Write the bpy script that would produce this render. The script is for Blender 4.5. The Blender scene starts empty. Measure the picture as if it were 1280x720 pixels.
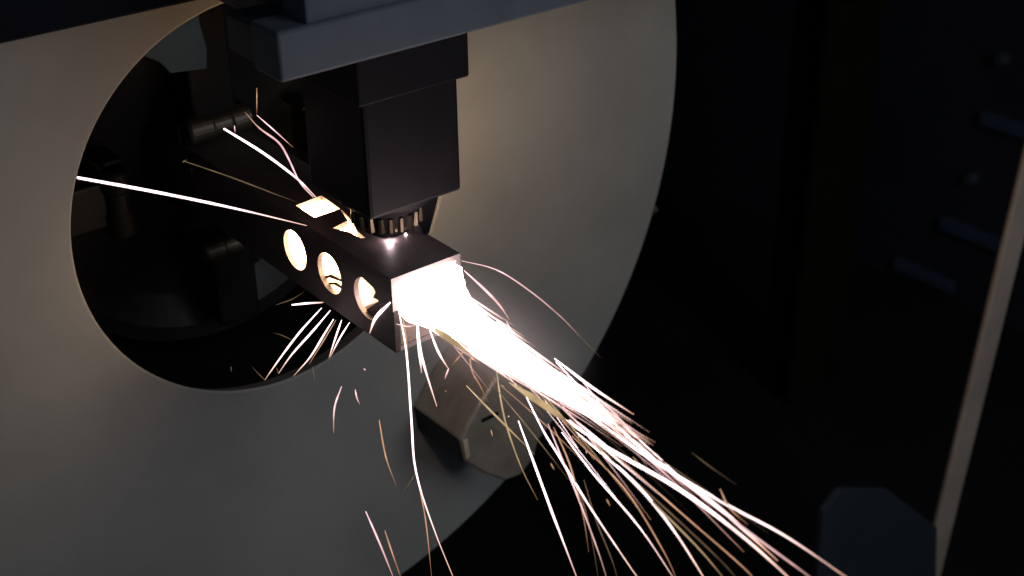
import bpy, bmesh, math, random
import numpy as np
from mathutils import Vector, Matrix

random.seed(7)
rng = random.Random(11); rng2 = random.Random(5)
sc = bpy.context.scene
C = sc.collection

# ------------------------------------------------------------------ camera
U = 0.06                                  # the square tube is 60 mm wide; all lengths below are in tube widths
F, YAW, PITCH, ROLL = 1706.27, -0.6734, 0.5079, -0.0147
CAM = np.array([-7.5247, -11.6657, 7.5499])
cy, sy, cp, sp, cr, sr = math.cos(YAW), math.sin(YAW), math.cos(PITCH), math.sin(PITCH), math.cos(ROLL), math.sin(ROLL)
fw = np.array([-sy*cp, cy*cp, -sp]); rt0 = np.array([cy, sy, 0.0]); up0 = np.cross(rt0, fw)
rt = cr*rt0 + sr*up0; up = -sr*rt0 + cr*up0
cam_d = bpy.data.cameras.new('camera'); cam = bpy.data.objects.new('camera', cam_d); C.objects.link(cam)
cam.matrix_world = Matrix([[rt[i], up[i], -fw[i], CAM[i]*U] for i in range(3)] + [[0, 0, 0, 1]])
cam_d.sensor_width = 36.0; cam_d.lens = F/1280*36.0
cam_d.clip_start = 0.02; cam_d.clip_end = 60
cam_d.dof.use_dof = True; cam_d.dof.focus_distance = 1.0; cam_d.dof.aperture_fstop = 6.5
sc.camera = cam

# ------------------------------------------------------------------ light of the dim workshop
world = bpy.data.worlds.new('World'); sc.world = world; world.use_nodes = True
bg = world.node_tree.nodes['Background']
bg.inputs[0].default_value = (0.55, 0.72, 1.0, 1); bg.inputs[1].default_value = 0.03
def area(name, loc, target, size, power, col):
    l = bpy.data.lights.new(name, 'AREA'); l.energy = power; l.color = col; l.shape = 'DISK'; l.size = size*U
    o = bpy.data.objects.new(name, l); C.objects.link(o)
    o.location = Vector(loc)*U
    o.rotation_euler = (Vector(target) - Vector(loc)).to_track_quat('-Z', 'Y').to_euler()
    return o
area('cool_fill', (10, -26, 11), (5, 3, -7), 16, 4.6, (0.85, 0.93, 1.0))  # unseen cool lamp, added to fill the disc, rail and cover
sc.view_settings.view_transform = 'Standard'; sc.view_settings.look = 'None'
sc.view_settings.exposure = 0.0; sc.view_settings.gamma = 1.0; sc.view_settings.use_curve_mapping = False
sc.cycles.use_denoising = True
sc.cycles.max_bounces = 8

def at(px, axis, val):
    """the point (tube widths) where the sight line of a photo pixel meets the plane axis = val"""
    d = ((px[0]-640)/F)*rt - ((px[1]-360)/F)*up + fw
    t = (val - CAM[axis])/d[axis]
    return CAM + d*t

# ------------------------------------------------------------------ helpers
def principled(name, col, rough=0.5, metal=0.0, noise=0.0, nscale=40.0, bump=0.0, col2=None, rvar=0.0, stretch=None, spec=0.5):
    m = bpy.data.materials.new(name); m.use_nodes = True
    nt = m.node_tree; b = nt.nodes['Principled BSDF']
    b.inputs['Base Color'].default_value = (*col, 1); b.inputs['Roughness'].default_value = rough; b.inputs['Metallic'].default_value = metal; b.inputs['Specular IOR Level'].default_value = spec
    if noise or bump or rvar:
        tc = nt.nodes.new('ShaderNodeTexCoord'); mp = nt.nodes.new('ShaderNodeMapping')
        nt.links.new(tc.outputs['Object'], mp.inputs[0])
        if stretch: mp.inputs['Scale'].default_value = stretch
        n = nt.nodes.new('ShaderNodeTexNoise'); n.inputs['Scale'].default_value = nscale; n.inputs['Detail'].default_value = 6; n.inputs['Roughness'].default_value = 0.65
        nt.links.new(mp.outputs[0], n.inputs['Vector'])
        if noise:
            r = nt.nodes.new('ShaderNodeMix'); r.data_type = 'RGBA'
            c2 = col2 or tuple(c*(1-noise) for c in col)
            r.inputs[6].default_value = (*c2, 1); r.inputs[7].default_value = (*col, 1)
            rm = nt.nodes.new('ShaderNodeMapRange'); rm.inputs[1].default_value = 0.35; rm.inputs[2].default_value = 0.62
            nt.links.new(n.outputs[0], rm.inputs[0]); nt.links.new(rm.outputs[0], r.inputs[0])
            nt.links.new(r.outputs[2], b.inputs['Base Color'])
        if rvar:
            rr = nt.nodes.new('ShaderNodeMapRange'); rr.inputs[3].default_value = rough-rvar; rr.inputs[4].default_value = rough+rvar
            nt.links.new(n.outputs[0], rr.inputs[0]); nt.links.new(rr.outputs[0], b.inputs['Roughness'])
        if bump:
            bp = nt.nodes.new('ShaderNodeBump'); bp.inputs['Strength'].default_value = bump; bp.inputs['Distance'].default_value = 0.002
            nt.links.new(n.outputs[0], bp.inputs['Height']); nt.links.new(bp.outputs[0], b.inputs['Normal'])
    return m

def emitter(name, col, strength, sample=False):
    m = bpy.data.materials.new(name); m.use_nodes = True
    nt = m.node_tree; nt.nodes.clear()
    e = nt.nodes.new('ShaderNodeEmission'); o = nt.nodes.new('ShaderNodeOutputMaterial')
    e.inputs[0].default_value = (*col, 1); e.inputs[1].default_value = strength
    nt.links.new(e.outputs[0], o.inputs[0])
    m.cycles.emission_sampling = 'FRONT' if sample else 'NONE'
    return m

def obj(name, bm, mat, parent=None, smooth=False, bevel=0.0, seg=2):
    me = bpy.data.meshes.new(name)
    bmesh.ops.recalc_face_normals(bm, faces=bm.faces[:])
    bm.to_mesh(me); bm.free()
    if smooth:
        me.shade_smooth()
    o = bpy.data.objects.new(name, me); C.objects.link(o)
    if mat: me.materials.append(mat)
    if parent: o.parent = parent
    if bevel:
        b = o.modifiers.new('bevel', 'BEVEL'); b.width = bevel*U; b.segments = seg; b.limit_method = 'ANGLE'; b.angle_limit = math.radians(35)
        b.harden_normals = False
    return o

def thing(name, label, cat, loc, group=None):
    o = bpy.data.objects.new(name, None); C.objects.link(o)
    o.empty_display_size = 0.02
    tag(o, label, cat, group); return o
def tag(o, label, cat, group=None, kind=None):
    o['label'] = label; o['category'] = cat
    if group: o['group'] = group
    if kind: o['kind'] = kind
    return o
def struct(name, bm, mat, **k):
    o = obj(name, bm, mat, **k); o['kind'] = 'structure'; return o

def box(bm, lo, hi):
    x0, y0, z0 = [v*U for v in lo]; x1, y1, z1 = [v*U for v in hi]
    v = [bm.verts.new(p) for p in ((x0,y0,z0),(x1,y0,z0),(x1,y1,z0),(x0,y1,z0),(x0,y0,z1),(x1,y0,z1),(x1,y1,z1),(x0,y1,z1))]
    for f in ((0,3,2,1),(4,5,6,7),(0,1,5,4),(1,2,6,5),(2,3,7,6),(3,0,4,7)): bm.faces.new([v[i] for i in f])
    return bm
def boxbm(lo, hi): return box(bmesh.new(), lo, hi)

def lathe(profile, origin, axis='Z', n=48, closed=False, bm=None):
    """profile: (radius, height) list revolved about an axis through origin"""
    bm = bm or bmesh.new(); rings = []
    for r, h in profile:
        ring = []
        for k in range(n):
            a = 2*math.pi*k/n; c, s = math.cos(a)*r, math.sin(a)*r
            p = {'Z': (c, s, h), 'Y': (c, h, s), 'X': (h, c, s)}[axis]
            ring.append(bm.verts.new([(p[i]+origin[i])*U for i in range(3)]))
        rings.append(ring)
    prs = list(zip(rings, rings[1:])) + ([(rings[-1], rings[0])] if closed else [])
    for a, b in prs:
        for k in range(n):
            bm.faces.new((a[k], a[(k+1) % n], b[(k+1) % n], b[k]))
    if not closed:
        for ring in (rings[0], rings[-1]):
            try: bm.faces.new(ring)
            except ValueError: pass
    return bm

def prism(bm, pts, d):
    """pts: closed outline of 3D points (tube widths), pushed by vector d"""
    a = [bm.verts.new(Vector(p)*U) for p in pts]; b = [bm.verts.new((Vector(p)+Vector(d))*U) for p in pts]
    n = len(pts)
    bm.faces.new(a); bm.faces.new(list(reversed(b)))
    for k in range(n): bm.faces.new((a[k], b[k], b[(k+1) % n], a[(k+1) % n]))
    return bm

def plate(bm, outer, holes, to3, th):
    """flat plate with cut-outs: 2D loops, to3(u, v, t) places them, t = 0 or th"""
    tmp = bmesh.new(); edges = []
    loops = [outer] + holes
    for lp in loops:
        vs = [tmp.verts.new((p[0], p[1], 0)) for p in lp]
        for k in range(len(vs)): edges.append(tmp.edges.new((vs[k], vs[(k+1) % len(vs)])))
    bmesh.ops.triangle_fill(tmp, use_beauty=True, edges=edges)
    tmp.verts.index_update()
    for t in (0, th):
        m = {}
        for v in tmp.verts: m[v.index] = bm.verts.new(Vector(to3(v.co.x, v.co.y, t))*U)
        for f in tmp.faces: bm.faces.new([m[v.index] for v in f.verts])
    tmp.free()
    for lp in loops:
        a = [bm.verts.new(Vector(to3(p[0], p[1], 0))*U) for p in lp]; b = [bm.verts.new(Vector(to3(p[0], p[1], th))*U) for p in lp]
        for k in range(len(lp)): bm.faces.new((a[k], a[(k+1) % len(lp)], b[(k+1) % len(lp)], b[k]))
    bmesh.ops.remove_doubles(bm, verts=bm.verts[:], dist=1e-6)
    return bm

# ------------------------------------------------------------------ materials
M = {
 'disc':   principled('disc_grey_paint', (0.43, 0.425, 0.40), 0.6, 0, 0.15, 7, 0.08, rvar=0.1),
 'dark':   principled('blackened_steel', (0.013, 0.0105, 0.009), 0.5, 0.0, 0.5, 30, 0.15, rvar=0.15, spec=0.4),
 'head':   principled('black_anodised_head', (0.011, 0.009, 0.012), 0.7, 0.0, 0.25, 35, 0.05, rvar=0.1, spec=0.2),
 'rail':   principled('blue_grey_rail_paint', (0.155, 0.18, 0.21), 0.75, 0, 0.2, 18, 0.05, rvar=0.1),
 'house':  principled('charcoal_housing', (0.09, 0.095, 0.10), 0.6, 0, 0.25, 20, 0.05),
 'navy':   principled('dark_navy_beam', (0.004, 0.006, 0.012), 0.7, spec=0.1),
 'tube':   principled('mill_steel_tube', (0.21, 0.17, 0.168), 0.55, 0.35, 0.55, 30, 0.35, rvar=0.12, stretch=(1, 0.25, 1)),
 'brass':  principled('brass_nozzle', (0.16, 0.125, 0.085), 0.42, 0.9, 0.3, 60, 0.05),
 'jaw':    principled('worn_jaw_steel', (0.30, 0.25, 0.19), 0.5, 0.9, 0.4, 40, 0.15, rvar=0.12),
 'plate':  principled('blue_grey_plate', (0.07, 0.16, 0.27), 0.6, 0, 0.25, 25, 0.05),
 'block':  principled('scuffed_block_steel', (0.62, 0.54, 0.44), 0.33, 0.4, 0.35, 22, 0.2, rvar=0.14),
  'strip':  principled('lit_edge_tan', (0.9, 0.76, 0.52), 0.35, 0.1, 0.2, 60),  # bright tan standing for light on the block's edge
 'mouth_shade':   principled('mouth_shade', (0.03, 0.022, 0.02), 0.9, 0, 0.4, 60, 0.3, spec=0.1),  # near-black colour that paints shade into the tube mouth
 'bolt':   principled('zinc_bolt', (0.5, 0.5, 0.5), 0.35, 0.9, 0.2, 60),
 'dull':   principled('dull_bolt_paint', (0.10, 0.11, 0.13), 0.7, 0, 0.2, 30, spec=0.1),
 'post':   principled('beige_post_paint', (0.80, 0.62, 0.50), 0.6, 0, 0.2, 10, 0.05),
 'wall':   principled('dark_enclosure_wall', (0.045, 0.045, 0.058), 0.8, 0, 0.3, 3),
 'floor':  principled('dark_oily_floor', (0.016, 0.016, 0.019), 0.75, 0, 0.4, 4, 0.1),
 'cover':  principled('dark_blue_cover', (0.034, 0.046, 0.062), 0.85, 0, 0.2, 6),
 'slat':   principled('blue_slat_paint', (0.085, 0.12, 0.18), 0.7, 0, 0.2, 8, spec=0.1),
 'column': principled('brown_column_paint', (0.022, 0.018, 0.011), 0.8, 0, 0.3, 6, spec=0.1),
 'hot':    emitter('white_hot_jet', (1.0, 0.82, 0.78), 18.0, True),
 'glow':   emitter('tube_glow', (1.0, 0.65, 0.34), 37.0, True),
 'arc':    emitter('laser_arc', (1.0, 0.76, 0.82), 150.0, True),
}
def cooling():
    m = bpy.data.materials.new('cooling_spark'); m.use_nodes = True
    nt = m.node_tree; nt.nodes.clear()
    a = nt.nodes.new('ShaderNodeAttribute'); a.attribute_name = 'glow_colour'
    e = nt.nodes.new('ShaderNodeEmission'); o = nt.nodes.new('ShaderNodeOutputMaterial')
    nt.links.new(a.outputs['Color'], e.inputs[0]); nt.links.new(e.outputs[0], o.inputs[0])
    m.cycles.emission_sampling = 'NONE'
    return m
M['spark'] = cooling()
HEAT = {'white': (4.4, 3.45, 3.6), 'pink': (1.9, 1.2, 1.28), 'orange': (0.95, 0.52, 0.30), 'olive': (0.20, 0.135, 0.075), 'yellow': (0.85, 0.62, 0.34)}
COOL = {'white': (1.0, 0.50, 0.30), 'pink': (0.5, 0.22, 0.13), 'orange': (0.30, 0.12, 0.06), 'olive': (0.05, 0.03, 0.018), 'yellow': (0.30, 0.17, 0.07)}

# ------------------------------------------------------------------ the setting
D = 3.5368; CX, CZ = 0.4848, -0.4224; RH, RO = 2.8675, 7.7182
FLOOR = -18.0
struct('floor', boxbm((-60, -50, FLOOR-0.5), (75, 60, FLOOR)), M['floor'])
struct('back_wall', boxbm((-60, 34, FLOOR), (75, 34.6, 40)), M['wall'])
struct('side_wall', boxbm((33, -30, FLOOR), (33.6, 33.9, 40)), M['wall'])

# ------------------------------------------------------------------ rotating disc with round opening
disc = thing('rotating_disc', 'big grey painted round faceplate with a round opening, behind the cutting head', 'faceplate', (0, 0, 0))
n = 160; bm = bmesh.new()
prof = [(RH+0.03, D), (RO-0.03, D), (RO, D+0.03), (RO, D+0.32), (RO-0.03, D+0.35), (RH+0.12, D+0.35), (RH+0.02, D+0.06), (RH, D+0.02)]
lathe(prof, (CX, 0, CZ), 'Y', n, True, bm)
obj('plate', bm, M['disc'], disc)
b = at((819, 262), 1, D+0.12)
ang = math.atan2(b[2]-CZ, b[0]-CX); ux, uz = math.cos(ang), math.sin(ang)
bm = bmesh.new()
lathe([(0.0, 0), (0.10, 0.0), (0.10, 0.12), (0.055, 0.13), (0.055, 0.2)], (0, 0, 0), 'X', 6, False, bm)
bmesh.ops.transform(bm, matrix=Matrix.Rotation(-ang, 4, 'Y'), verts=bm.verts[:])
bmesh.ops.translate(bm, vec=Vector((CX+ux*(RO-0.02), D+0.12, CZ+uz*(RO-0.02)))*U, verts=bm.verts[:])
obj('edge_bolt', bm, M['bolt'], disc)

# headstock drum behind the faceplate, and the chuck inside it
hs = thing('headstock', 'dark machine headstock drum behind the grey round faceplate', 'headstock', (0, 0, 0))
bm = bmesh.new()
lathe([(RH+0.25, D+0.35), (5.6, D+0.35), (5.8, D+0.6), (5.8, D+6), (RH+0.25, D+6)], (CX, 0, CZ), 'Y', 96, True, bm)
obj('drum', bm, M['dark'], hs)
obj('pedestal', boxbm((CX-5, D+3, FLOOR), (CX+5, D+7, CZ)), M['dark'], hs)

ch = thing('chuck', 'black clamping chuck inside the round opening of the faceplate', 'chuck', (0, 0, 0))
yc = D+2.3
bm = bmesh.new()
lathe([(0.9, yc), (2.3, yc), (2.75, yc-0.25), (2.98, yc-0.25), (2.98, yc+1.2), (0.9, yc+1.2)], (CX, 0, CZ), 'Y', 72, True, bm)
obj('body', bm, M['dark'], ch)
for k in range(4):
    a = math.radians(90*k)
    j = bmesh.new(); dr = (0.9, 0.45, 0.9, 0.0)[k]; box(j, (0.72+dr, 0.05, -0.34), (2.5, 0.85, 0.34)); box(j, (0.52+dr, 0.1, -0.6), (0.84+dr, 0.75, -0.5)); box(j, (0.52+dr, 0.1, 0.5), (0.84+dr, 0.75, 0.6))
    rm = Matrix.Rotation(a, 4, 'Y')
    bmesh.ops.transform(j, matrix=Matrix.Translation(Vector((0.5, yc-0.85, -0.5))*U) @ rm, verts=j.verts[:])
    jaw = obj('jaw', j, M['dark'], ch, bevel=0.05)
    r = bmesh.new(); lathe([(0.16, -0.5), (0.2, -0.46), (0.2, -0.2), (0.17, -0.16), (0.17, 0.1), (0.2, 0.14), (0.2, 0.46), (0.16, 0.5)], (0.72+dr, 0.05, 0), 'Z', 24, False, r)
    bmesh.ops.transform(r, matrix=Matrix.Translation(Vector((0.5, yc-0.85, -0.5))*U) @ rm, verts=r.verts[:])
    obj('roller', r, M['jaw'] if k % 2 else M['dark'], jaw)
# blue-grey plate seen through the top of the opening
yp = D+1.0
outl = [at(p, 1, yp) for p in ((170, 66), (200, 78), (214, 92), (259, 86), (259, 60), (250, 28), (246, 0), (160, -10), (120, 40))]
tag(obj('inner_plate', prism(bmesh.new(), outl, (0, 0.08, 0)), M['plate'], bevel=0.02), 'blue grey plate showing at the top inside the round opening', 'plate')

# ------------------------------------------------------------------ clamp block bolted to the disc
yb = D-1.25
fr = [at(p, 1, yb) for p in ((581, 577), (576, 550), (598, 508), (622, 470), (668, 470), (684, 520), (668, 574), (652, 595), (632, 602), (606, 593))]
blk = thing('clamp_block', 'scuffed steel block sticking out of the grey faceplate below the spark jet', 'block', (0, 0, 0))
obj('block', prism(bmesh.new(), fr, (0, 1.27, 0)), M['block'], blk, bevel=0.07, seg=3)
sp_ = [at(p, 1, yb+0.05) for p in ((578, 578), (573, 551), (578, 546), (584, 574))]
so = obj('shade_plate', prism(bmesh.new(), [sp_[0], sp_[1], (np.array(sp_[1])+np.array(fr[1]))/2+np.array([0.02, 0.05, 0.0]), np.array(fr[0])+np.array([0.03, 0.05, -0.01])], (0, 1.2, 0)), M['dark'], blk, bevel=0.015)  # added dark sheet paints the shade on the block's left facet
so['label'] = 'shaded side of the block, darkened by a thin plate'
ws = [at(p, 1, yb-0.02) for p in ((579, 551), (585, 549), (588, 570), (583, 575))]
obj('lit_edge', prism(bmesh.new(), ws, (0, 0.06, 0)), M['strip'], blk, bevel=0.01)  # bright strip paints the lit bevel of the block
w0 = at((612, 521), 1, yb)
bm = bmesh.new(); box(bm, (w0[0]-0.16, yb-0.02, w0[2]-0.03), (w0[0]+0.16, yb+0.1, w0[2]+0.03))
obj('slot', bm, M['dark'], blk)

# ------------------------------------------------------------------ square tube
tube = thing('square_tube', 'dark steel square tube with round side holes, glowing inside', 'tube', (0, 0, 0))
T = 0.07; YB = yc+0.9
def circ(u, v, r, n=40): return [(u+math.cos(2*math.pi*k/n)*r, v+math.sin(2*math.pi*k/n)*r) for k in range(n)]
H0, HS, HR = 0.5661, 0.8256, 0.272
rect = [(0, -1), (YB, -1), (YB, 0), (0, 0)]
hl = [circ(H0+HS*i, -0.5, HR) for i in range(3)]
lw = obj('left_wall', plate(bmesh.new(), rect, hl, lambda u, v, t: (t, u, v), T), M['tube'], tube)
obj('right_wall', plate(bmesh.new(), rect, [[(0.35, -0.62), (2.9, -0.62), (2.9, -0.12), (0.35, -0.12)]], lambda u, v, t: (1-t, u, v), T), M['tube'], tube)  # unseen window, added so the inner glow lights the disc's right side
for pts_ in (((452, 346), (470, 363), (466, 372), (474, 376), (458, 387), (463, 399), (482, 404), (482, 350)), ((402, 346), (414, 343), (426, 349), (426, 352), (412, 347), (404, 350)), ((404, 353), (420, 353), (427, 358), (427, 361), (418, 356), (405, 356))):
    obj('dark_sliver', prism(bmesh.new(), [at(p, 0, T+0.004) for p in pts_], (0.03, 0, 0)), M['dark'], lw)  # dark pieces just inside the side holes
topr = [(T, 0), (1-T, 0), (1-T, YB), (T, YB)]
slots = [[(0.19, 1.97), (0.57, 1.97), (0.60, 2.46), (0.19, 2.42)],
         [(0.20, 1.56), (0.30, 1.34), (0.315, 1.10), (0.36, 1.08), (0.385, 1.30), (0.49, 1.56), (0.575, 1.93), (0.555, 1.93), (0.46, 1.62)]]
obj('top_wall', plate(bmesh.new(), topr, slots, lambda u, v, t: (u, v, -t), T), M['tube'], tube)
obj('bottom_wall', plate(bmesh.new(), topr, [], lambda u, v, t: (u, v, -1+t), T), M['tube'], tube)
obj('shade_rim', boxbm((0.002, -0.008, -0.998), (T+0.001, -0.0005, -0.44)), M['mouth_shade'], tube)  # dark cover painting shade on the lower left rim

obj('shade_lining', boxbm((T+0.004, -0.004, -1+T+0.003), (1-T-0.004, 1.05, -1+T+0.012)), M['mouth_shade'], tube)  # dark sheet painting shade on the floor of the mouth
obj('shade_lining', boxbm((T+0.002, -0.004, -1+T+0.013), (T+0.012, 0.26, -0.42)), M['mouth_shade'], tube)  # same painted shade on the inner left wall
# ------------------------------------------------------------------ laser cutting head
HX, HY = 0.546, 0.84
head = thing('laser_cutting_head', 'black laser cutting head with knurled nozzle pointing down at the tube', 'cutting head', (0, 0, 0))
obj('body', boxbm((HX-0.65, HY-0.65, 0.70), (HX+0.65, HY+0.65, 2.14)), M['head'], head, bevel=0.05)
obj('flange', boxbm((HX-0.75, HY-0.74, 2.12), (HX+0.75, HY+0.75, 3.4)), M['head'], head, bevel=0.03)
cone = obj('nozzle_holder', lathe([(0.60, 0.72), (0.58, 0.64), (0.48, 0.54), (0.42, 0.50), (0.40, 0.28), (0.30, 0.20), (0.2, 0.18)], (HX, HY, 0), 'Z', 64), M['head'], head, smooth=False)
ring = bmesh.new(); nr = 84; R0, R1 = [], []
for k in range(nr):
    a = 2*math.pi*k/nr; rr = 0.44 if (k % 4) < 2 else 0.405
    R0.append(ring.verts.new(((HX+math.cos(a)*rr)*U, (HY+math.sin(a)*rr)*U, 0.30*U)))
    R1.append(ring.verts.new(((HX+math.cos(a)*rr)*U, (HY+math.sin(a)*rr)*U, 0.48*U)))
for k in range(nr): ring.faces.new((R0[k], R0[(k+1) % nr], R1[(k+1) % nr], R1[k]))
ring.faces.new(R0); ring.faces.new(R1)
obj('knurled_ring', ring, M['brass'], head)
obj('side_deflector', prism(bmesh.new(), [(0.78, 0.55, 0.72), (1.16, 0.55, 0.72), (1.12, 0.55, 0.53), (0.95, 0.55, 0.06), (0.87, 0.55, 0.06), (0.78, 0.55, 0.4)], (0, 0.25, 0)), M['head'], head, bevel=0.02)
obj('nozzle_tip', lathe([(0.24, 0.2), (0.22, 0.14), (0.10, 0.055), (0.05, 0.05)], (HX, HY, 0), 'Z', 32), M['brass'], head)

# ------------------------------------------------------------------ rail, housing and beam above
rail = thing('head_carriage', 'blue grey carriage rail holding the black cutting head', 'carriage', (0, 0, 0))
obj('rail', boxbm((-1.16, 0.0, 2.67), (14, 0.55, 3.2)), M['rail'], rail, bevel=0.035, seg=3)
obj('end_block', boxbm((-1.10, 0.56, 2.70), (-0.3, 1.2, 3.12)), M['house'], rail, bevel=0.03)
rc = at((384, 40), 1, 0.03)
obj('rail_cover', boxbm((float(rc[0]), 0.03, 3.19), (14, 0.5, 5.3)), M['rail'], rail, bevel=0.03)
hp = at((366, 46), 1, 0.62); hx = float(hp[0])
obj('housing', boxbm((hx, 0.62, float(hp[2])), (14, 3.2, 7)), M['house'], rail, bevel=0.04)
b1 = at((245, 6), 1, 2.3); b2 = at((0, 51), 1, 2.3)
tag(obj('gantry_beam', boxbm((-14, 2.3, float((b1[2]+b2[2])/2)), (hx+0.3, 3.19, 8)), M['navy'], bevel=0.03), 'dark navy gantry beam above the faceplate', 'beam')

# ------------------------------------------------------------------ dim things on the right
yq = 2.0
pl = at((1273, 240), 1, yq); pr = at((1176, 640), 1, yq); px = (pl[0]+pr[0])/2
dd = (pl-pr)/(pl[2]-pr[2]); f0 = pr+dd*(FLOOR-pr[2]); f1 = pr+dd*(6-pr[2])
tag(obj('enclosure_post', prism(bmesh.new(), [f0, f0+np.array([0.78, 0, 0]), f0+np.array([0.78, 0.15, 0]), f0+np.array([0, 0.15, 0])], tuple(f1-f0)), M['post'], bevel=0.06), 'beige slightly leaning post of the machine enclosure', 'post')
cv = [at(p, 1, 1.0) for p in ((1022, 760), (1030, 640), (1052, 612), (1110, 612), (1172, 660), (1186, 780))]
zb = FLOOR
cvp = [(cv[0][0], 1.0, zb)] + [tuple(v) for v in cv[1:5]] + [(cv[5][0], 1.0, zb)]
tag(obj('machine_cover', prism(bmesh.new(), cvp, (0, 0.15, 0)), M['cover'], bevel=0.03), 'dark blue sheet metal cover beside the beige post', 'cover')
for (p0, p1, i) in (((1228, 146), (1290, 168), 0), ((1176, 280), (1256, 306), 1), ((1120, 330), (1192, 357), 2)):
    a = at(p0, 0, 32.9); b = at(p1, 0, 32.9)
    zz = (a[2]+b[2])/2; y0, y1 = sorted((a[1], b[1]))
    tag(obj('slat', boxbm((32.7, y0, zz-0.22), (33.05, y1, zz+0.22)), M['slat'], bevel=0.05),
        ['short blue strip on the dark wall, topmost of three', 'blue strip on the dark wall close to the beige post', 'blue strip on the dark wall, lowest of three'][i], 'strip', 'blue strips on the dark side wall')
for p in ((1255, 73), (1217, 222)):
    a = at(p, 0, 33.0)
    tag(obj('wall_bolt', lathe([(0.0, -0.35), (0.17, -0.35), (0.23, -0.2), (0.23, 0.05)], tuple(a), 'X', 16), M['dull']), 'small pale bolt head on the dark side wall', 'bolt', 'bolts on the dark side wall')
q = at((1066, 60), 1, 12.0); q2 = at((1032, 60), 1, 12.0)
col = thing('perforated_column', 'dim brown column with a row of holes in the dark background', 'column', (0, 0, 0))
xw = (q[0]-q2[0])
ca = bmesh.new()
cw = 2*xw
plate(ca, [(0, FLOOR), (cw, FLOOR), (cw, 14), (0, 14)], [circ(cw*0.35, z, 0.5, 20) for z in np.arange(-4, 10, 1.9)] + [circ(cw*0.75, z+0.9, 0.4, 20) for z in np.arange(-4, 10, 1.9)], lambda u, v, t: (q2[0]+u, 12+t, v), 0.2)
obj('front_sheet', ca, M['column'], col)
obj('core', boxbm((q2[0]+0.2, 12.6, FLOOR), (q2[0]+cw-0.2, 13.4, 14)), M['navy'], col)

# ------------------------------------------------------------------ sparks
def spline(pts, per=5):
    pts = [np.array(p, float) for p in pts]
    if len(pts) < 3:
        return [pts[0]+(pts[-1]-pts[0])*t for t in np.linspace(0, 1, 4)]
    P = [2*pts[0]-pts[1]] + pts + [2*pts[-1]-pts[-2]]; out = []
    for i in range(1, len(P)-2):
        for k in range(per):
            t = k/per
            out.append(0.5*((2*P[i])+(-P[i-1]+P[i+1])*t+(2*P[i-1]-5*P[i]+4*P[i+1]-P[i+2])*t*t+(-P[i-1]+3*P[i]-3*P[i+1]+P[i+2])*t**3))
    out.append(P[-2]); return out
def streak(bm, pts, r, head=0.35, tail=0.25, ns=5, mat='white', rev=False):
    """a thin glowing thread: thickest around the middle, thinner to its ends"""
    n = len(pts); rings = []; r = r*0.68
    lay = bm.verts.layers.float_color.get('glow_colour') or bm.verts.layers.float_color.new('glow_colour')
    for i, p in enumerate(pts):
        d = (pts[min(i+1, n-1)]-pts[max(i-1, 0)]); d = d/ (np.linalg.norm(d)+1e-9)
        a = np.cross(d, (0.31, 0.2, 0.93)); a /= np.linalg.norm(a)+1e-9; b = np.cross(d, a)
        t = i/(n-1); w = r*(head+(1-head)*min(1, t/0.3))*(tail+(1-tail)*min(1, (1-t)/0.45))
        rings.append([bm.verts.new((p+(a*math.cos(2*math.pi*k/ns)+b*math.sin(2*math.pi*k/ns))*w)*U) for k in range(ns)])
        u = (1-t) if rev else t; u = u**1.25; h, c_ = HEAT[mat], COOL[mat]
        fl = rng2.uniform(0.65, 1.2)
        for v_ in rings[-1]: v_[lay] = tuple((h[q_]*(1-u)+c_[q_]*u)*fl for q_ in range(3)) + (1.0,)
    for x, y in zip(rings, rings[1:]):
        for k in range(ns): bm.faces.new((x[k], x[(k+1) % ns], y[(k+1) % ns], y[k]))
    bm.faces.new(rings[0]); bm.faces.new(rings[-1])
    return bm
JETL = {'white': 'thin white hot spark streak flying along the jet', 'pink': 'thin pinkish spark streak flying along the jet', 'orange': 'thin orange spark streak flying along the jet',
        'yellow': 'thin yellowish spark streak flying along the jet', 'olive': 'faint dull brown spark streak beside the jet'}
def spark(px, axis, val, mat, r, label=None, group=None, jitter=0.0, **k):
    if isinstance(val, (tuple, list)): vals = np.linspace(val[0], val[1], len(px))
    else: vals = [val]*len(px)
    pts = [at(p, axis, v) for p, v in zip(px, vals)]
    o = obj('spark', streak(bmesh.new(), spline(pts), r, mat=mat, **k), M['spark'])
    tag(o, label or JETL[mat], 'spark', group or ('sparks flying with the jet' if not label else None))
    return o
# --- sparks leaving through the slots in the top of the tube
G = 'sparks thrown from the tube slots'
spark([(97,222),(200,241),(300,262),(408,288)], 1, (1.3, 1.9), 'white', 0.022, 'long straight white spark crossing the black round opening', G, head=0.7, tail=0.12)
spark([(280,161),(330,192),(372,224),(398,250)], 1, 2.1, 'white', 0.024, 'thick white spark rising slantwise from the tube slot', G, head=0.7)
spark([(306,140),(324,160),(348,178),(360,197),(375,228),(392,247)], 1, 2.15, 'pink', 0.018, 'bent pinkish spark rising beside the thick white one', G, head=0.15, rev=True)
spark([(321,110),(321,128),(321,144)], 1, 1.9, 'orange', 0.008, 'short thin upright spark below the carriage rail', G)
spark([(321,144),(345,165),(366,184)], 1, 1.9, 'pink', 0.012, 'short thin slanting spark in front of the cutting head', G)
spark([(229,201),(290,222),(345,243),(378,255)], 1, 2.1, 'olive', 0.012, 'faint olive spark leading to the glowing top slot', G)
spark([(228,203),(234,199)], 1, 2.1, 'olive', 0.01, 'tiny hook at the tip of the faint olive spark', G)
spark([(293,157),(294,166)], 1, 2.1, 'pink', 0.009, 'tiny upright spark fork on the thick white spark', G)
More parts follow.
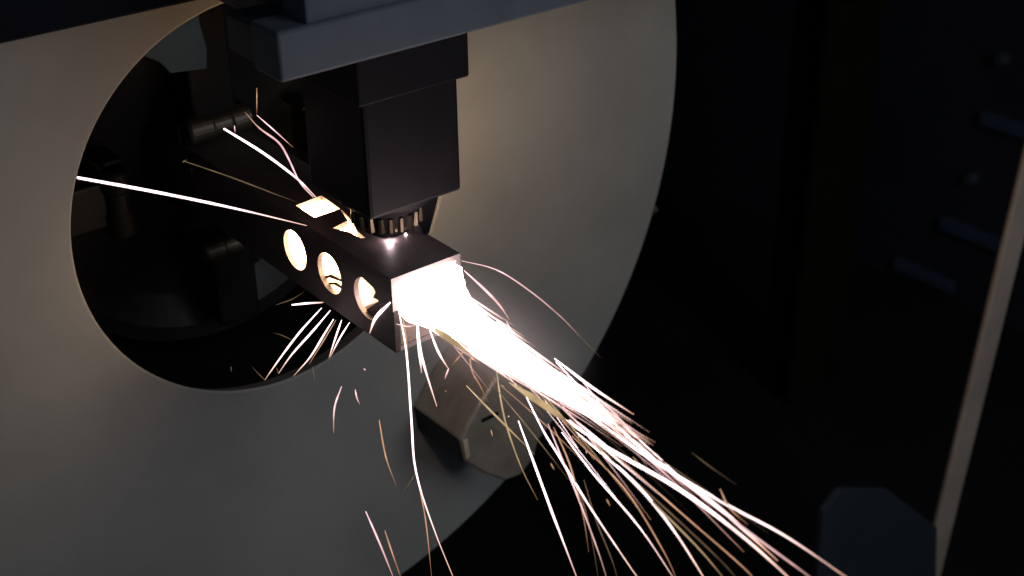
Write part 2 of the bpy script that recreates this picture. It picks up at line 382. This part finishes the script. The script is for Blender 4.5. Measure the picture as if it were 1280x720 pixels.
# --- sparks falling out below the round holes
G = 'sparks spraying down below the round holes'; L = 'thin white spark spraying down below the round holes of the tube'
for pts, mat, r in (
    ([(402,385),(375,415),(350,448),(331,475)], 'white', 0.018), ([(413,388),(390,415),(365,443),(348,467)], 'white', 0.018),
    ([(417,399),(404,420),(388,446),(367,470)], 'white', 0.016), ([(420,400),(405,425),(392,446),(386,456)], 'orange', 0.010),
    ([(427,400),(420,420),(411,448)], 'white', 0.016), ([(437,403),(424,424),(413,446)], 'white', 0.014)):
    spark(pts, 1, 1.35, mat, r, L, G)
spark([(365,381),(385,379),(404,378)], 1, 1.35, 'white', 0.018, 'short horizontal pinkish spark left of the middle hole', G, head=0.6, tail=0.6)
for pts, lab in (([(331,475),(322,466),(314,457)], 'faint hook where a spark bounces in the black opening'), ([(348,467),(345,458)], 'faint short hook at the end of a falling spark'),
            ([(365,425),(352,419),(341,416)], 'faint sliver crossing the falling sparks'), ([(345,381),(365,374),(381,364)], 'faint slanting sliver left of the middle hole'),
            ([(390,458),(393,470),(394,480)], 'faint upright sliver on the grey disc edge'), ([(289,458),(289,465)], 'tiny pale speck low in the black opening')):
    spark(pts, 1, 1.35, 'olive', 0.008, lab, G)
# --- drops falling in front of the disc
G = 'sparks falling in front of the grey faceplate'
for pts, mat, r, lab in (
    ([(427,483),(418,510),(417,541)], 'pink', 0.016, 'short curved pink spark falling before the grey faceplate'),
    ([(444,487),(446,497),(450,506)], 'pink', 0.013, 'very short spark beside the short curved pink one'),
    ([(455,461),(457,463)], 'pink', 0.016, 'tiny pink dot of a spark above the short curved one'),
    ([(474,525),(482,570),(495,606)], 'orange', 0.015, 'orange spark falling before the grey faceplate'),
    ([(457,639),(475,680),(495,730)], 'pink', 0.018, 'straight pink spark low on the grey faceplate'),
    ([(481,663),(490,690),(504,730)], 'orange', 0.014, 'shorter orange spark beside the straight pink one'),
    ([(497,382),(508,440),(514,520),(520,590),(542,660),(570,730)], 'white', 0.019, 'long white spark falling almost straight from the tube end'),
    ([(521,595),(532,650),(540,725)], 'orange', 0.012, 'thin orange branch of the long falling spark'),
    ([(519,592),(512,604),(500,620)], 'olive', 0.010, 'faint twig branching off the long falling spark'),
    ([(521,395),(524,435),(527,466)], 'white', 0.028, 'short thick white spark dropping from the tube end'),
    ([(521,398),(527,445),(546,508)], 'white', 0.022, 'white spark dropping from the tube end towards the block'),
    ([(537,412),(548,440),(561,462)], 'white', 0.018, 'white spark with a forked tip above the block'),
    ([(561,460),(558,468),(556,474)], 'pink', 0.013, 'small fork at the tip of a white spark'),
    ([(585,430),(574,446),(565,456)], 'orange', 0.012, 'thin orange spark bending back to the forked tip'),
    ([(488,378),(470,397),(462,417)], 'white', 0.032, 'thick curved white spark at the corner of the tube end'),
    ([(503,392),(508,425),(511,452)], 'orange', 0.012, 'thin orange spark below the tube corner'),
    ([(495,405),(512,408),(530,403)], 'pink', 0.012, 'small crosswise pink spark below the tube corner')):
    spark(pts, 0, 0.0, mat, r, lab, G)
spark([(577,326),(620,337),(660,362),(700,395),(728,424)], 0, 1.0, 'pink', 0.011, 'thin pink spark arching over the jet before the faceplate', 'sparks thrown right of the jet', tail=0.1)
spark([(728,424),(740,436),(752,448)], 0, 1.0, 'olive', 0.006, 'faint end of the thin arching spark', 'sparks thrown right of the jet')
spark([(580,338),(606,362),(624,381),(637,400)], 0, 0.95, 'pink', 0.022, 'kinked pink spark hugging the upper edge of the jet', 'sparks thrown right of the jet')
spark([(633,402),(645,424),(660,446)], 0, 0.95, 'pink', 0.014, 'thin pink spark continuing the kinked one', 'sparks thrown right of the jet')
# --- sparks in front of the block
G = 'sparks falling before the block'
for pts, mat, r, lab in (
    ([(597,444),(588,449),(591,466),(600,482),(610,503)], 'orange', 0.014, 'hook-shaped orange spark over the block'),
    ([(583,482),(610,510),(640,540),(668,568)], 'yellow', 0.016, 'straight pale spark slanting across the block'),
    ([(620,458),(626,500),(634,535),(652,585),(672,625)], 'yellow', 0.015, 'dull yellow spark running down across the block'),
    ([(648,526),(668,580),(690,640),(706,682),(726,735)], 'white', 0.019, 'white spark starting at the right edge of the block')):
    spark(pts, 0, 0.25, mat, r, lab, G)
spark([(540,409),(562,424),(592,446)], 0, 0.06, 'yellow', 0.055, 'short broad yellow glowing slag streak under the jet near the tube', 'glowing slag under the jet', head=0.2, tail=0.1)
spark([(636,478),(680,506),(722,538)], 0, 0.12, 'yellow', 0.055, 'broad yellow glowing slag streak under the jet above the block', 'glowing slag under the jet', head=0.1, tail=0.1)
# --- traced streaks of the jet
for pts, x, mat, r in (
    ([(655,490),(680,540),(700,572),(735,630),(775,690),(806,735)], 0.3, 'white', 0.016),
    ([(685,530),(702,572),(722,620),(748,690),(762,735)], 0.3, 'pink', 0.014), ([(692,534),(712,580),(728,640),(736,690)], 0.3, 'orange', 0.012),
    ([(693,448),(740,484),(792,518)], 0.75, 'white', 0.020), ([(695,452),(760,522),(830,584),(900,634),(972,701)], 0.7, 'white', 0.022),
    ([(720,505),(800,565),(900,626),(980,669),(1066,727)], 0.6, 'white', 0.020), ([(900,611),(912,635),(935,656)], 0.6, 'orange', 0.012),
    ([(865,566),(890,585),(922,607)], 0.6, 'olive', 0.007), ([(700,520),(760,560),(850,612),(930,672),(1000,735)], 0.5, 'white', 0.030),
    ([(720,540),(790,600),(840,660),(888,735)], 0.5, 'white', 0.022), ([(730,540),(800,612),(870,682),(915,735)], 0.5, 'yellow', 0.016),
    ([(702,540),(740,590),(800,660),(850,735)], 0.4, 'white', 0.014), ([(715,545),(780,610),(830,690),(850,735)], 0.5, 'orange', 0.012),
    ([(740,555),(820,625),(900,700),(930,735)], 0.55, 'olive', 0.014), ([(760,560),(850,640),(930,710),(950,735)], 0.55, 'orange', 0.012),
    ([(800,560),(880,620),(960,690)], 0.6, 'white', 0.018), ([(770,545),(850,600),(940,668),(1000,712),(1030,735)], 0.6, 'pink', 0.016),
    ([(690,470),(760,530),(840,600),(930,690)], 0.7, 'pink', 0.016), ([(700,465),(750,500),(800,550),(850,600)], 0.75, 'pink', 0.014),
    ([(730,600),(745,650),(765,700),(775,735)], 0.4, 'olive', 0.012), ([(715,590),(735,650),(750,735)], 0.35, 'olive', 0.010)):
    spark(pts, 0, x, mat, r)
# --- the rest of the spray: short flights with a little gravity
for i in range(34):
    y0 = -rng.uniform(0.4, 3.8); s = 0.13+0.035*(-y0)
    p0 = np.array([min(0.72, 0.48+rng.gauss(0, s)), y0, min(-0.42, -0.5+rng.gauss(0, s*0.8))])
    v = np.array([min(0.03, rng.gauss(-0.015, 0.045)), -1.0, min(-0.01, rng.gauss(-0.085, 0.06))])
    if i % 3 == 0: v[2] -= rng.uniform(0.08, 0.28); v[0] -= rng.uniform(0, 0.05)
    Ls = rng.uniform(0.5, 1.9); g = rng.uniform(0.0, 0.07)
    pts = [p0+v*t+np.array([0, 0, -g*t*t]) for t in np.linspace(0, Ls, 9)]
    mat = rng.choices(['white', 'pink', 'orange', 'yellow', 'olive'], [5, 5, 4, 3, 4])[0]
    o = obj('spark', streak(bmesh.new(), pts, rng.uniform(0.003, 0.0085), mat=mat, rev=rng.random() < 0.3), M['spark'])
    tag(o, JETL[mat], 'spark', 'sparks flying with the jet')

for i in range(14):
    p0 = np.array([0.4+rng.gauss(0, 0.25), -rng.uniform(0.6, 3.6), -0.75-abs(rng.gauss(0, 0.35))])
    v = np.array([rng.gauss(0, 0.3), -0.5, rng.gauss(-0.5, 0.3)]); Ls = rng.uniform(0.03, 0.16)
    mat = rng.choice(['pink', 'orange', 'orange', 'olive'])
    tag(obj('spark', streak(bmesh.new(), [p0+v*t for t in np.linspace(0, Ls, 4)], rng.uniform(0.006, 0.011), mat=mat), M['spark']), 'tiny stray glowing speck below the jet', 'spark', 'stray specks below the jet')
# --- the white-hot stream itself: glowing gas, inside the tube and out of its end
def stream(stations, bm, n=28, amp=0.12, seed=3):
    rr = random.Random(seed); ph = [rr.uniform(0, 6.28) for _ in range(8)]; rings = []
    for (y, x, z, rx, rz) in stations:
        ring = []
        for k in range(n):
            a = 2*math.pi*k/n
            w = 1+amp*(math.sin(3*a+ph[0]+y*1.3)*0.5+math.sin(7*a+ph[1]-y*2.1)*0.35+math.sin(11*a+ph[2]+y*4)*0.25)
            ca_, sa_ = math.cos(a), math.sin(a)
            e = 0.62; qx = math.copysign(abs(ca_)**e, ca_) if y > -0.3 else ca_; qz = math.copysign(abs(sa_)**e, sa_) if y > -0.3 else sa_
            ring.append(bm.verts.new(Vector((x+qx*rx*w, y, z+qz*rz*w))*U))
        rings.append(ring)
    for a, b in zip(rings, rings[1:]):
        for k in range(n): bm.faces.new((a[k], a[(k+1) % n], b[(k+1) % n], b[k]))
    bm.faces.new(rings[0]); bm.faces.new(rings[-1]); return bm
inside = ((3.5, 0.5, -0.55, 0.04, 0.04), (3.3, 0.5, -0.62, 0.28, 0.28), (2.5, 0.5, -0.52, 0.32, 0.37), (1.9, 0.5, -0.48, 0.29, 0.34), (1.3, 0.5, -0.40, 0.17, 0.15), (0.7, 0.5, -0.34, 0.12, 0.10), (0.35, 0.5, -0.33, 0.04, 0.04))
tag(obj('tube_glow', stream(inside, bmesh.new()), M['glow'], smooth=True), 'white hot glow inside the square tube behind its holes', 'glow', kind='stuff')
outside = ((0.45, 0.5, -0.36, 0.10, 0.08), (0.2, 0.5, -0.34, 0.38, 0.25), (0.02, 0.5, -0.32, 0.43, 0.26), (-0.1, 0.5, -0.32, 0.43, 0.26), (-0.3, 0.47, -0.36, 0.35, 0.24), (-0.55, 0.46, -0.39, 0.28, 0.21), (-0.8, 0.45, -0.41, 0.23, 0.18),
        (-1.05, 0.45, -0.43, 0.20, 0.16), (-1.3, 0.46, -0.45, 0.17, 0.14), (-1.55, 0.46, -0.46, 0.14, 0.12), (-1.8, 0.45, -0.48, 0.13, 0.11), (-2.1, 0.45, -0.50, 0.11, 0.095), (-2.4, 0.46, -0.52, 0.085, 0.075), (-2.75, 0.48, -0.53, 0.05, 0.045), (-3.2, 0.5, -0.53, 0.015, 0.015))
jet = obj('spark_jet', stream(outside, bmesh.new(), 48, 0.2), M['hot'], smooth=True)
tag(jet, 'blinding white spark jet shooting out of the open tube end', 'spark jet', kind='stuff')
bm = bmesh.new()
for i in range(420):
    y0 = rng.uniform(0.3, -2.2); e = max(0.08, 0.34+0.095*y0)
    a = rng.uniform(0, 6.283); rad = e*rng.uniform(0.55, 1.08)
    p0 = np.array([0.48+math.cos(a)*rad, y0, -0.42+0.02*y0+math.sin(a)*rad*0.72])
    v = np.array([rng.gauss(0.0, 0.03)-math.cos(a)*0.05, -1, rng.gauss(-0.02, 0.03)-math.sin(a)*0.03])
    Ls = rng.uniform(0.5, 1.8)
    if y0 > -0.15: v[0] *= 0.3; v[2] *= 0.3; p0[2] = min(p0[2], -0.12); p0[0] = min(max(p0[0], 0.1), 0.9)
    streak(bm, [p0+v*t for t in np.linspace(0, Ls, 5)], rng.uniform(0.004, 0.012), ns=4)
o = obj('fine_sparks', bm, M['spark']); tag(o, 'dense bundle of fine white sparks around the jet core', 'sparks', kind='stuff')
# cutting point under the nozzle
bm = bmesh.new(); bmesh.ops.create_icosphere(bm, subdivisions=2, radius=0.038*U); bmesh.ops.translate(bm, vec=Vector((HX, HY-0.02, 0.06))*U, verts=bm.verts[:])
tag(obj('laser_spot', bm, M['arc'], smooth=True), 'tiny bluish white laser spot on the tube under the nozzle', 'laser spot')
bm = bmesh.new(); bmesh.ops.create_icosphere(bm, subdivisions=1, radius=0.018*U); bmesh.ops.translate(bm, vec=Vector(at((507, 293), 2, 0.01))*U, verts=bm.verts[:])
tag(obj('spark_dot', bm, M['hot'], smooth=True), 'tiny white dot on the tube beside the laser spot', 'spark')


# ------------------------------------------------------------------ glare round the tube mouth, put in as a glowing volume
bm = bmesh.new()
prof = [(0.02, 1.3), (0.55, 1.2), (0.95, 0.8), (1.15, 0.2), (1.15, -1.2), (0.95, -2.4), (0.6, -3.2), (0.02, -3.6)]
lathe(prof, (0.5, 0, -0.42), 'Y', 32, False, bm)
gm = bpy.data.materials.new('glare_volume'); gm.use_nodes = True; nt = gm.node_tree; nt.nodes.clear()
ou = nt.nodes.new('ShaderNodeOutputMaterial'); em = nt.nodes.new('ShaderNodeEmission'); tc = nt.nodes.new('ShaderNodeTexCoord')
nt.links.new(em.outputs[0], ou.inputs['Volume']); em.inputs[0].default_value = (1.0, 0.74, 0.74, 1)
mp = nt.nodes.new('ShaderNodeMapping'); mp.inputs['Location'].default_value = (-0.5*U, 0, 0.42*U)
nt.links.new(tc.outputs['Object'], mp.inputs[0])
sx = nt.nodes.new('ShaderNodeSeparateXYZ'); nt.links.new(mp.outputs[0], sx.inputs[0])
def mth(op, a, b=None, c=None):
    n_ = nt.nodes.new('ShaderNodeMath'); n_.operation = op
    for k_, v_ in enumerate((a, b, c)):
        if v_ is None: continue
        if isinstance(v_, (int, float)): n_.inputs[k_].default_value = v_
        else: nt.links.new(v_, n_.inputs[k_])
    return n_.outputs[0]
r2 = mth('ADD', mth('MULTIPLY', sx.outputs[0], sx.outputs[0]), mth('MULTIPLY', sx.outputs[2], sx.outputs[2]))
r_ = mth('DIVIDE', mth('SQRT', r2), 0.8*U)
f_ = mth('POWER', mth('MAXIMUM', mth('SUBTRACT', 1.0, r_), 0.0), 2.6)
yc_ = mth('DIVIDE', mth('ADD', sx.outputs[1], 0.5*U), 2.2*U)
g_ = mth('POWER', mth('MAXIMUM', mth('SUBTRACT', 1.0, mth('MULTIPLY', yc_, yc_)), 0.0), 1.5)
nt.links.new(mth('MULTIPLY', mth('MULTIPLY', f_, g_), 9.0), em.inputs[1])
tag(obj('glare_volume', bm, gm), 'faint pink glare around the tube mouth, put in as a glowing volume', 'glare', kind='stuff')
